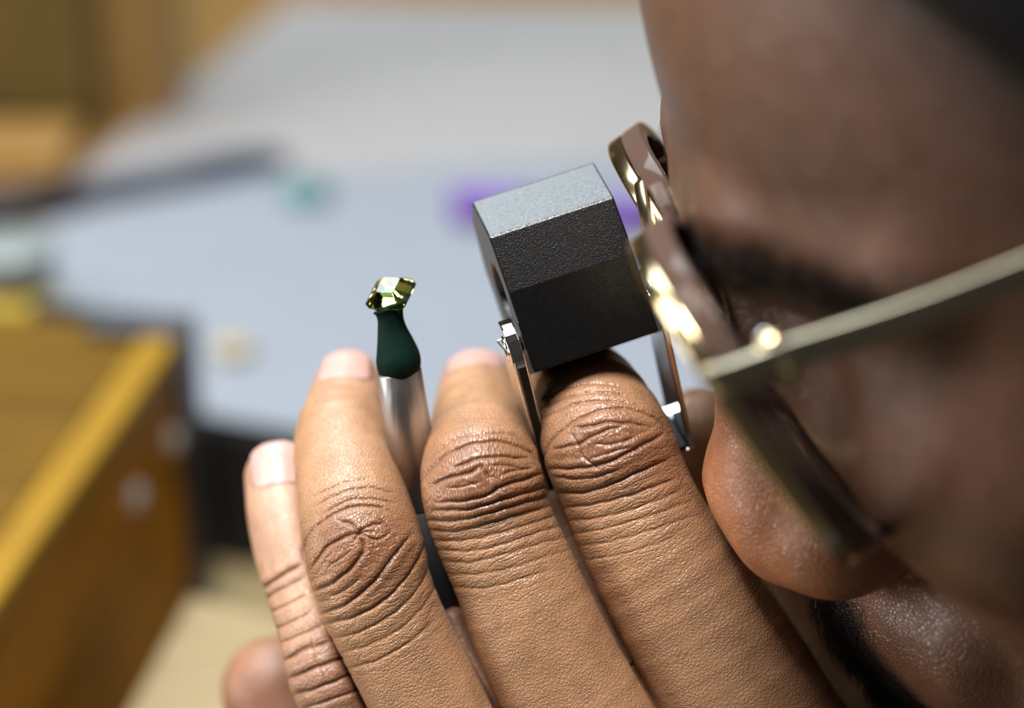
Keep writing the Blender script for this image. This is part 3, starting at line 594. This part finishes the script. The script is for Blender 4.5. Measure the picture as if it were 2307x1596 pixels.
brow_w = np.zeros(len(fv))
for s_ in (-1, 1):
    for (a, b_) in (((7, 47.5), (27, 52.5)), ((27, 52.5), (50, 47.0))):
        x = fh[:, 0] * s_; dx, dz = b_[0] - a[0], b_[1] - a[1]; t = np.clip(((x - a[0]) * dx + (fh[:, 2] - a[1]) * dz) / (dx * dx + dz * dz), 0, 1)
        e = np.hypot(x - a[0] - t * dx, fh[:, 2] - a[1] - t * dz); brow_w = np.maximum(brow_w, np.exp(-(e / 5.2) ** 1.8))
brow_w *= fh[:, 1] > -60
ax_ = np.abs(fh[:, 0])
must_w = np.clip((-15.5 - fh[:, 2]) / 3, 0, 1) * np.clip((fh[:, 2] + 50) / 6, 0, 1) * (fh[:, 1] > -50) * np.clip((11 + 0.5 * (-18 - fh[:, 2]) - ax_) / 4, 0, 1)
must_w = np.maximum(must_w, np.clip(1 - (np.abs(ax_ - 27) / 8) ** 3, 0, 1) * (fh[:, 2] < -42) * (fh[:, 2] > -62) * (fh[:, 1] > -60))
must_w = np.maximum(must_w, np.clip((-50 - fh[:, 2]) / 6, 0, 1) * np.clip((fh[:, 2] + 100) / 20, 0, 1) * (fh[:, 1] > -95))
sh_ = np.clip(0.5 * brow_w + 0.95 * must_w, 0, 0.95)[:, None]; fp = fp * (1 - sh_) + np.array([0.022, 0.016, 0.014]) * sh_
fuv = fh.copy(); fwr = np.tile(np.array([0.0, 0.0, 0.75]), (len(fv), 1))
rp_ = np.tile(np.array([0.33, 0.155, 0.09]), (len(rv), 1)); ruv = rv.copy(); rwr = np.tile(np.array([0.2, 0.2, 0.5]), (len(rv), 1))

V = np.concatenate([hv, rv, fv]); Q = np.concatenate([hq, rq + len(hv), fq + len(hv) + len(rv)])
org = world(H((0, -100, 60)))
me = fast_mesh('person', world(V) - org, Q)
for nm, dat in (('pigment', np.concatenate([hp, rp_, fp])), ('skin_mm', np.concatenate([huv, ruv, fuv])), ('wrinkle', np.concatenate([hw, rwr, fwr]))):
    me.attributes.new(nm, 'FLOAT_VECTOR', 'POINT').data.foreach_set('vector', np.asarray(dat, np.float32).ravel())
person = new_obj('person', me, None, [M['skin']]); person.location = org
tag(person, 'person in gold glasses leaning in to peer through a black loupe held between bent fingers', 'person')

# fingernails
def nail(fk, s0, s1, half, lift=0.10):
    p, r = LCH[fk]; t = p[0] - p[3]; t /= np.linalg.norm(t); dor = HINT - t * (t @ HINT); dor /= np.linalg.norm(dor); lat = np.cross(t, dor)
    nu, nv = 16, 14; v = []; R = float(r[0])
    for lay in (0, -0.55):
        for i in range(nu + 1):
            u = i / nu; s_ = s0 + (s1 - s0) * u; i0 = 0
            c = p[0] + t * s_ if s_ > 0 else p[0] + (p[3] - p[0]) * (-s_ / np.linalg.norm(p[3] - p[0]))
            rr = R + (float(r[3]) - R) * max(0, -s_) / np.linalg.norm(p[3] - p[0])
            wdt = half * (1.0 if u < 0.75 else math.sqrt(max(0.05, 1 - ((u - 0.75) / 0.27) ** 2))) * (1.0 if u > 0.2 else math.sqrt(0.35 + 0.65 * u / 0.2))
            for j in range(nv + 1):
                a = (j / nv * 2 - 1) * wdt; drop = 0.40 * max(0, s_) ** 2 / R
                v.append(world(c + (dor * math.cos(a) + lat * math.sin(a)) * (rr + lift + lay) - dor * drop))
    m = (nu + 1) * (nv + 1); f = []
    for i in range(nu):
        for j in range(nv):
            a = i * (nv + 1) + j; f += [(a, a + 1, a + nv + 2, a + nv + 1), (m + a + nv + 1, m + a + nv + 2, m + a + 1, m + a)]
    ring_ = [j for j in range(nv + 1)] + [i * (nv + 1) + nv for i in range(1, nu + 1)] + [nu * (nv + 1) + j for j in range(nv - 1, -1, -1)] + [i * (nv + 1) for i in range(nu - 1, 0, -1)]
    f += [(ring_[i], ring_[i - 1], m + ring_[i - 1], m + ring_[i]) for i in range(len(ring_))]
    b_ = MB(); b_.add(v, f, True); return b_.build('fingernail', M['nail'], person)
nail('ring', -6.5, 4.6, 0.82); nail('middle', -6.5, 5.0, 0.82); nail('pinky', -5.0, 4.6, 0.80); nail('index', -6.5, 5.0, 0.95)

# hair strands, grown on the face
def strands(name, wgt, count, L, rad, dirf, label=None, seed=3):
    r_ = np.random.default_rng(seed); pr = wgt / wgt.sum(); ii = r_.choice(len(fv), count, p=pr); v, f = [], []
    for i in ii:
        p = fv[i].astype(float) + r_.normal(0, 0.35, 3); n = fn_[i].astype(float); p -= n * 0.25
        d = dirf(fh[i], r_) @ HM; d = d - n * (d @ n); d /= np.linalg.norm(d) + 1e-9; l = L * r_.uniform(0.6, 1.3); lat = np.cross(n, d); cu = r_.normal(0, 0.25)
        base = len(v); rr = rad * r_.uniform(0.8, 1.2)
        for k in range(5):
            t = k / 4; c = p + d * l * t + n * l * (0.60 * t - 0.45 * t * t) + lat * cu * l * t * t; w_ = rr * (1 - 0.85 * t)
            for a in range(3): v.append(world(c + (lat * math.cos(a * 2.094) + n * math.sin(a * 2.094)) * w_))
            if k: f += [(base + 3 * (k - 1) + a, base + 3 * (k - 1) + (a + 1) % 3, base + 3 * k + (a + 1) % 3, base + 3 * k + a) for a in range(3)]
    o0 = np.array(person.location); me_ = fast_mesh(name, np.array(v) - o0, f); o = new_obj(name, me_, person, [M['hair']])
    o['kind'] = 'stuff'
    if label: o['label'] = label
    return o
side = lambda h: -1.0 if h[0] < 0 else 1.0
for s_, nm in ((-1, 'near'), (1, 'far')):
    strands('eyebrow', brow_w ** 2 * (fh[:, 0] * s_ > 4), 1900 if s_ < 0 else 400, 4.5 if s_ < 0 else 2.2, 0.06, lambda h, r_: np.array([side(h) * 0.9, 0, 0.35 + r_.normal(0, 0.3)]), seed=5 + s_)
strands('moustache_and_beard', must_w ** 2 * (fh[:, 0] < 12), 11000, 5.0, 0.06, lambda h, r_: np.array([side(h) * (0.3 + r_.normal(0, 0.5)), 0.2, -0.8 + r_.normal(0, 0.4)]), 'short black moustache and beard', 9)
# cropped hair on the scalp
def hair_sdf(Q):
    q = toH(Q).astype(np.float32); d = head_sdf(q) - 1.6; x = np.abs(q[:, 0])
    reg = (q[:, 1] + 56.0) - 0.6 * (q[:, 2] - 82.0)                                 # front hairline
    side_ = np.maximum(44.0 - q[:, 2], q[:, 1] + 88.0)
    return smax(smax(d, reg, 4.0), np.minimum(44.0 - q[:, 2], np.maximum(q[:, 1] + 88.0, -10 - q[:, 2])), 3.0)
sv, sq_, _n = sdf_mesh(hair_sdf, cs.min(0), cs.max(0), 3.0, slack=1.8)
hm = fast_mesh('hair', world(sv) - org, sq_); ho = new_obj('hair', hm, person, [M['hair']]); ho['label'] = 'cropped black hair'
# dark shirt: torso and sleeves down to the wrists (below the frame)
wl = P(2085, 2870, -18); wr_ = P(1860, 2350, -102)
el = tocam(np.array([[0.275, -0.13, 0.832]]))[0]; er = tocam(np.array([[0.30, 0.20, 0.86]]))[0]
sl = tocam(np.array([[0.42, -0.19, 0.90]]))[0]; sr = tocam(np.array([[0.42, 0.21, 0.90]]))[0]; tb = tocam(np.array([[0.55, 0.01, 0.55]]))[0]; tn_ = tocam(np.array([[0.40, 0.01, 0.86]]))[0]
def shirt_sdf(Q):
    d = caps(Q, wl, el, 27, 40); d = smin(d, caps(Q, el, sl, 42, 58), 12); d = smin(d, smin(caps(Q, wr_, er, 29, 40), caps(Q, er, sr, 42, 58), 12), 20)
    d = smin(d, caps(Q, sl, sr, 60, 60), 30); d = smin(d, caps(Q, tn_, tb, 110, 140), 40)
    q = (Q - wl) @ ((el - wl) / np.linalg.norm(el - wl)); d = smax(d, 3 - q + np.where(np.linalg.norm(Q - wl, axis=1) < 45, 0, -500), 1.0)
    return smax(d, -(head_all(Q) - 1.5), 2.0)
ab_ = np.array([wl, wr_, el, er, sl, sr, tb]); sv, sq_, _n = sdf_mesh(shirt_sdf, ab_.min(0) - 150, ab_.max(0) + 150, 7.0, slack=1.8)
shm = fast_mesh('shirt', world(sv) - org, sq_); so = new_obj('shirt', shm, person, [M['shirt']]); so['label'] = 'dark long-sleeved shirt'
#PART4
# ------------------------------------------------------------------ eyeglasses (built in the head frame)
tau = math.radians(11.5); E1 = np.array([1.0, 0, 0]); E2 = np.array([0, math.sin(tau), math.cos(tau)]); E3 = np.array([0, math.cos(tau), -math.sin(tau)])
LCN = np.array([32.0, -13.6, 33.5])
ROLL = math.radians(7.0); GC = LCN * np.array([-1, 1, 1]); GR = np.array([[math.cos(ROLL), 0, -math.sin(ROLL)], [0, 1, 0], [math.sin(ROLL), 0, math.cos(ROLL)]])
def HW(p): return world(H(GC + (np.asarray(p, float) - GC) @ GR))
eg = empty('eyeglasses', HW((0, -9, 40))); tag(eg, 'gold metal eyeglasses with large clear lenses worn on the face', 'eyeglasses')
def lens_pt(s_, a, off=0.0, dz=0.0):
    c, q = math.cos(a), math.sin(a); e = 2 / 2.35
    x = math.copysign(abs(c) ** e, c) * (27 + off); y = math.copysign(abs(q) ** e, q) * (25.5 + off)
    if y < 0: x *= 1 - 0.10 * (y / 25.5) ** 2
    bow = -0.0042 * (x * x + y * y)
    return LCN * np.array([s_, 1, 1]) + E1 * x * s_ + E2 * y + E3 * (dz + bow + 2.0)
NA = 72; AN = [2 * math.pi * i / NA for i in range(NA)]
e1w = np.array(E1 @ GR @ HM) @ RC.T; e3w = np.array(E3 @ GR @ HM) @ RC.T; e2w = np.array(E2 @ GR @ HM) @ RC.T
for s_ in (-1, 1):
    path = [HW(lens_pt(s_, a, 1.2, 1.2)) for a in AN]; b = MB()
    b.add(*sweep(path, rrect(0.0014, 0.0010, 0.0005, 3), e3w, True), True); rim = b.build('rim', M['gold'], eg)
    path = [HW(lens_pt(s_, a, 0.9, -2.2)) for a in AN]; b = MB()
    b.add(*sweep(path, rrect(0.0019, 0.0014, 0.0006, 3), e3w, True), True); a_ = b.build('rim_insert', M['acetate'], rim, origin=np.mean(path, 0))
    a_['label'] = 'smoky translucent brown rim behind the gold'
    v = []; f = []; nr = 8
    for lay in (0.6, -1.0):
        for k in range(1, nr + 1):
            for a in AN:
                q = LCN * np.array([s_, 1, 1]); p = lens_pt(s_, a, -0.9, 0); x = p - q; t = k / nr
                r2 = ((x @ E1) ** 2 + (x @ E2) ** 2) * t * t; v.append(HW(q + E1 * (x @ E1) * t + E2 * (x @ E2) * t + E3 * (lay - 0.0042 * r2 + 2.0)))
        v.append(HW(LCN * np.array([s_, 1, 1]) + E3 * (lay + 2.0)))
    m = nr * NA + 1
    for l in (0, m):
        f += [(l + m - 1, l + i, l + (i + 1) % NA) for i in range(NA)]
        f += [(l + k * NA + i, l + (k + 1) * NA + i, l + (k + 1) * NA + (i + 1) % NA, l + k * NA + (i + 1) % NA) for k in range(nr - 1) for i in range(NA)]
    f += [((nr - 1) * NA + i, (nr - 1) * NA + (i + 1) % NA, m + (nr - 1) * NA + (i + 1) % NA, m + (nr - 1) * NA + i) for i in range(NA)]
    b = MB(); b.add(v, f, True); b.build('lens', M['lens'], eg)
    # end piece, hinge and temple arm
    b = MB(); pth = spline([(s_ * 55.5, -12.2, 45), (s_ * 58, -10.8, 46.4), (s_ * 60.5, -11.5, 47.0), (s_ * 61.5, -15, 47.0), (s_ * 62, -20, 47.0)], 16)
    b.add(*sweep([HW(p) for p in pth], rrect(0.0021, 0.0010, 0.0006, 3), e2w), True); b.build('end_piece', M['temple'], eg)
    b = MB(); cc = HW((s_ * 58.4, -20.5, 45.4)); b.add(*lathe(cc - e2w * 0.0042, [(0, 0.0012), (0.0006, 0.0022), (0.0026, 0.0024), (0.0028, 0.0021), (0.0056, 0.0021), (0.0058, 0.0024), (0.0078, 0.0022), (0.0084, 0.0012)], e2w), True); hg = b.build('hinge', M['gold'], eg)
    b = MB(); b.add(*lathe(cc + e2w * 0.00425, [(0, 0.0010), (0.0004, 0.0010), (0.0006, 0.0006)], e2w), True); b.build('screw', M['chrome'], hg, origin=cc)
    pth = spline([(s_ * 62, -19.5, 47.0), (s_ * 67, -45, 46.8), (s_ * 73, -75, 49.5), (s_ * 79, -105, 58.5), (s_ * 81, -124, 58), (s_ * 81, -138, 36)], 40)
    if s_ > 0: pth = pth + np.stack([3 * np.clip((-40 - pth[:, 1]) / 60, 0, 1), 0 * pth[:, 1], 13 * np.clip((-25 - pth[:, 1]) / 70, 0, 1)], 1)     # level over the far ear
    b = MB(); b.add(*sweep([HW(p) for p in pth], rrect(0.0022, 0.0008, 0.0005, 3), e2w), True); b.build('temple_arm', M['temple'], eg)
    # nose pad on its wire arm
    b = MB(); pth = spline([lens_pt(s_, math.pi * 0.97, 0.8, -1.5), (s_ * 5.2, -17.0, 35.5), (s_ * 7.0, -20.0, 33.5), (s_ * 9.4, -19.5, 31.0)], 14)
    b.add(*sweep([HW(p) for p in pth], circ(0.0006, 8), e2w), True); b.build('nose_pad_arm', M['gold'], eg)
    b = MB(); c = HW((s_ * 10.0, -18.6, 29.5)); n_ = np.array([s_ * 0.80, 0.55, 0.1]) @ HM @ RC.T
    b.add(*lathe(c, [(-0.0007, 0.0022), (-0.0004, 0.0036), (0.0004, 0.0036), (0.0008, 0.0024)], n_, 24, 1.0), True); b.build('nose_pad', M['lens'], eg)
b = MB(); pth = spline([lens_pt(-1, math.pi * 0.83, 1.2), (-3, -9.6, 42.5), (3, -9.6, 42.5), lens_pt(1, math.pi * 0.83, 1.2)], 18)
b.add(*sweep([HW(p) for p in pth], rrect(0.0010, 0.0012, 0.0005, 3), e2w), True); b.build('bridge', M['gold'], eg)
b = MB(); pth = spline([lens_pt(-1, math.pi * 0.66, 1.2), (-7, -9.2, 54), (7, -9.2, 54), lens_pt(1, math.pi * 0.66, 1.2)], 18)
b.add(*sweep([HW(p) for p in pth], rrect(0.0009, 0.0010, 0.0005, 3), e2w), True); b.build('brow_bar', M['gold'], eg)

# ------------------------------------------------------------------ folding loupe
A = np.array([0.945, 0.315, -0.10]); A /= np.linalg.norm(A); VH = np.array([0.33, -0.944, 0.0]); VH -= A * (VH @ A); VH /= np.linalg.norm(VH); VD = -np.cross(A, VH)
LO = P(1062, 455, -13); LL = 21.6
def LP(a, h, d): return world(LO + A * a + VH * h + VD * d)
lp = empty('loupe', LP(LL / 2, 15, -1)); tag(lp, 'black faceted folding loupe with a chrome case held at the eye', 'loupe')
prof = [(0, 0), (6.9, 8.4), (16.6, 9.9), (30.2, 8.8), (30.4, -5), (24, -12.5), (11, -14), (2.5, -9)]
def dense(pr, m):
    out = []
    for i in range(len(pr)):
        a, c = np.array(pr[i]), np.array(pr[(i + 1) % len(pr)]); out += [a + (c - a) * k / m for k in range(m)]
    return out
dp = dense(prof, 6); nd = len(dp); hc, dc = 16.0, -0.3; b = MB()
def ang_circ(r): return [np.array([hc, dc]) + r * (q - np.array([hc, dc])) / np.linalg.norm(q - np.array([hc, dc])) for q in dp]
loops = [(2.8, ang_circ(4.6)), (0.0, ang_circ(5.2)), (0.0, dp), (LL, dp), (LL, ang_circ(5.2)), (LL - 2.8, ang_circ(4.6))]
v = [LP(a, q[0], q[1]) for a, lpp in loops for q in lpp]
f = [(k * nd + i, k * nd + (i + 1) % nd, (k + 1) * nd + (i + 1) % nd, (k + 1) * nd + i) for k in range(5) for i in range(nd)] + [(5 * nd + i, 5 * nd + (i + 1) % nd, (i + 1) % nd, i) for i in range(nd)]
b.add(v, f); b.build('housing', M['loupe_black'], lp, bevel=0.0003, seg=2)
Aw = A @ RC.T
for a0, sg in ((3.0, -1), (LL - 3.0, 1)):
    b = MB(); c = LP(a0, hc, dc); b.add(*lathe(c, [(-0.0012, 0.0045), (0.0, 0.0045), (0.0005, 0.004), (0.0008, 0.0025), (0.00085, 0.0004)], Aw * sg, 32), True); b.build('lens', M['lens'], lp)
# chrome case: a U of plate pivoting on the lower end of the housing
rot = math.radians(36); VP = VH * math.cos(rot) - VD * math.sin(rot); WP = VD * math.cos(rot) + VH * math.sin(rot); PV = (25.0, 6.0)
def CP(a, t, w_): return world(LO + VH * PV[0] + VD * PV[1] + A * a + VP * t + WP * w_)
def strip(a0, a1, t0, t1, hw0, hw1, rnd=True):
    out = []
    for k in range(13):
        t = math.pi * k / 12; out.append((t0 - hw0 * math.sin(t) if rnd else t0, hw0 * math.cos(t)))
    out += [(t1, -hw1), (t1, hw1)]; n = len(out)
    return [CP(a0, *q) for q in out] + [CP(a1, *q) for q in out], [tuple(range(n))[::-1], tuple(range(n, 2 * n))] + [(i, (i + 1) % n, n + (i + 1) % n, n + i) for i in range(n)]
b = MB(); b.add(*strip(-2.9, -0.7, 0, 27, 4.6, 5.6)); b.build('case_plate', M['chrome'], lp, bevel=0.0003)
b = MB(); b.add(*[( [CP(a, t, w_) for a in (-2.45, -1.15) for t in (0.5, 26.5) for w_ in (4.3, 5.75)] ), [(0, 1, 3, 2), (4, 6, 7, 5), (0, 4, 5, 1), (2, 3, 7, 6), (0, 2, 6, 4), (1, 5, 7, 3)]]); b.build('edge_inlay', M['black'], lp)
b = MB(); b.add(*strip(LL + 0.6, LL + 1.7, 0, 27, 5.5, 6.5)); b.build('case_plate', M['chrome'], lp, bevel=0.0003)
b = MB(); b.add(*[( [CP(a, t, w_) for a in (-2.2, LL + 1.7) for t in (27.1, 28.2) for w_ in (-6.5, 6.5)] ), [(0, 1, 3, 2), (4, 6, 7, 5), (0, 4, 5, 1), (2, 3, 7, 6), (0, 2, 6, 4), (1, 5, 7, 3)]]); b.build('case_spine', M['chrome'], lp, bevel=0.0004)
b = MB(); b.add(*[( [CP(a, t, w_) for a in (-1.0, LL + 0.5) for t in (26.2, 27.0) for w_ in (-3.2, 6.4)] ), [(0, 1, 3, 2), (4, 6, 7, 5), (0, 4, 5, 1), (2, 3, 7, 6), (0, 2, 6, 4), (1, 5, 7, 3)]]); b.build('spine_cover', M['black'], lp, bevel=0.0002)  # black cover added over the spine to cut its bright reflection
for a0, a1 in ((-3.3, -0.1), (LL + 0.1, LL + 2.2)):
    b = MB(); c = CP(a0, 0, 0); L_ = (a1 - a0) / 1000; b.add(*lathe(c, [(0, 0.0016), (0.0003, 0.0022), (0.0008, 0.0022), (0.0009, 0.0012), (L_, 0.0012)], Aw, 20), True); b.build('pivot_screw', M['chrome'], lp)
b = MB(); b.add(*[( [world(P(x, y, z)) for x, y, z in ((1117, 768, -6), (1134, 760, -6), (1158, 792, -4), (1143, 799, -4), (1117, 768, -9), (1134, 760, -9), (1158, 792, -8), (1143, 799, -8))] ), [(0, 1, 2, 3), (7, 6, 5, 4), (0, 4, 5, 1), (1, 5, 6, 2), (2, 6, 7, 3), (3, 7, 4, 0)]]); b.build('thumb_tab', M['chrome'], lp, bevel=0.0002)

# ------------------------------------------------------------------ dop stick with its gemstone
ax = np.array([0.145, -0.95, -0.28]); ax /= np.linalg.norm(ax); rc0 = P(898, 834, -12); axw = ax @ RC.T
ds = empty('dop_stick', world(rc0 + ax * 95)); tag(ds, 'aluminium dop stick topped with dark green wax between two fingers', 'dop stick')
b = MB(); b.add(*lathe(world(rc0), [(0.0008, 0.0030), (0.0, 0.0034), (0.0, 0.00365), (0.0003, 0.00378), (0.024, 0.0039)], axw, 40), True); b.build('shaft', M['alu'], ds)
b = MB(); b.add(*lathe(world(rc0), [(0.0241, 0.0034), (0.0245, 0.0040), (0.095, 0.0042), (0.0955, 0.0036)], axw, 32), True); b.build('lower_rod', M['black'], ds)  # lower length of the stick, coloured black
pth = spline([P(898, 845, -12), P(898, 828, -11.5), P(897, 806, -11), P(891, 776, -10.5), P(884, 745, -10), P(880, 720, -9.5), P(877, 703, -9.3), P(874, 694, -9.2)], 28)
rr = spline([[3.2], [3.62], [3.70], [3.15], [2.50], [2.18], [2.35], [2.6]], 28)[:, 0] / 1000
b = MB(); b.add(*sweep([world(p) for p in pth], lambda i: [(r_ * (1 + 0.035 * math.sin(3 * t + i * 0.25)) * math.cos(t), r_ * math.sin(t)) for r_, t in [(rr[i], 2 * math.pi * k / 32) for k in range(32)]], np.array([0, -1.0, 0.2])), True); b.build('wax', M['wax'], ds)
gn = np.array([-0.20, 0.74, 0.64]); gn /= np.linalg.norm(gn); gy = np.array([0.30, 0.56, -0.72]); gy -= gn * (gy @ gn); gy /= np.linalg.norm(gy); gx = np.cross(gy, gn)
gc = P(874, 642, -8.5)
def octo(a, c, k, z): return [gc + gx * x + gy * y + gn * z for x, y in ((a - k, c), (a, c - k), (a, -c + k), (a - k, -c), (-a + k, -c), (-a, -c + k), (-a, c - k), (-a + k, c))]
lev = [octo(1.55, 1.9, 0.30, 0), octo(2.7, 3.0, 0.6, -0.95), octo(3.55, 3.75, 0.95, -1.9), octo(3.55, 3.75, 0.95, -2.1), octo(2.6, 2.8, 0.7, -3.3), octo(1.4, 1.6, 0.35, -4.4)]
b = MB(); b.add([world(p) for l in lev for p in l], [tuple(range(8)), tuple(40 + i for i in range(8))[::-1]] + [(k * 8 + i, k * 8 + (i + 1) % 8, k * 8 + 8 + (i + 1) % 8, k * 8 + 8 + i) for k in range(5) for i in range(8)])
tag(b.build('gemstone', M['gem'], None, origin=world(gc - gn * 4.4)), 'step-cut green and gold gemstone set on the dark green wax', 'gemstone')
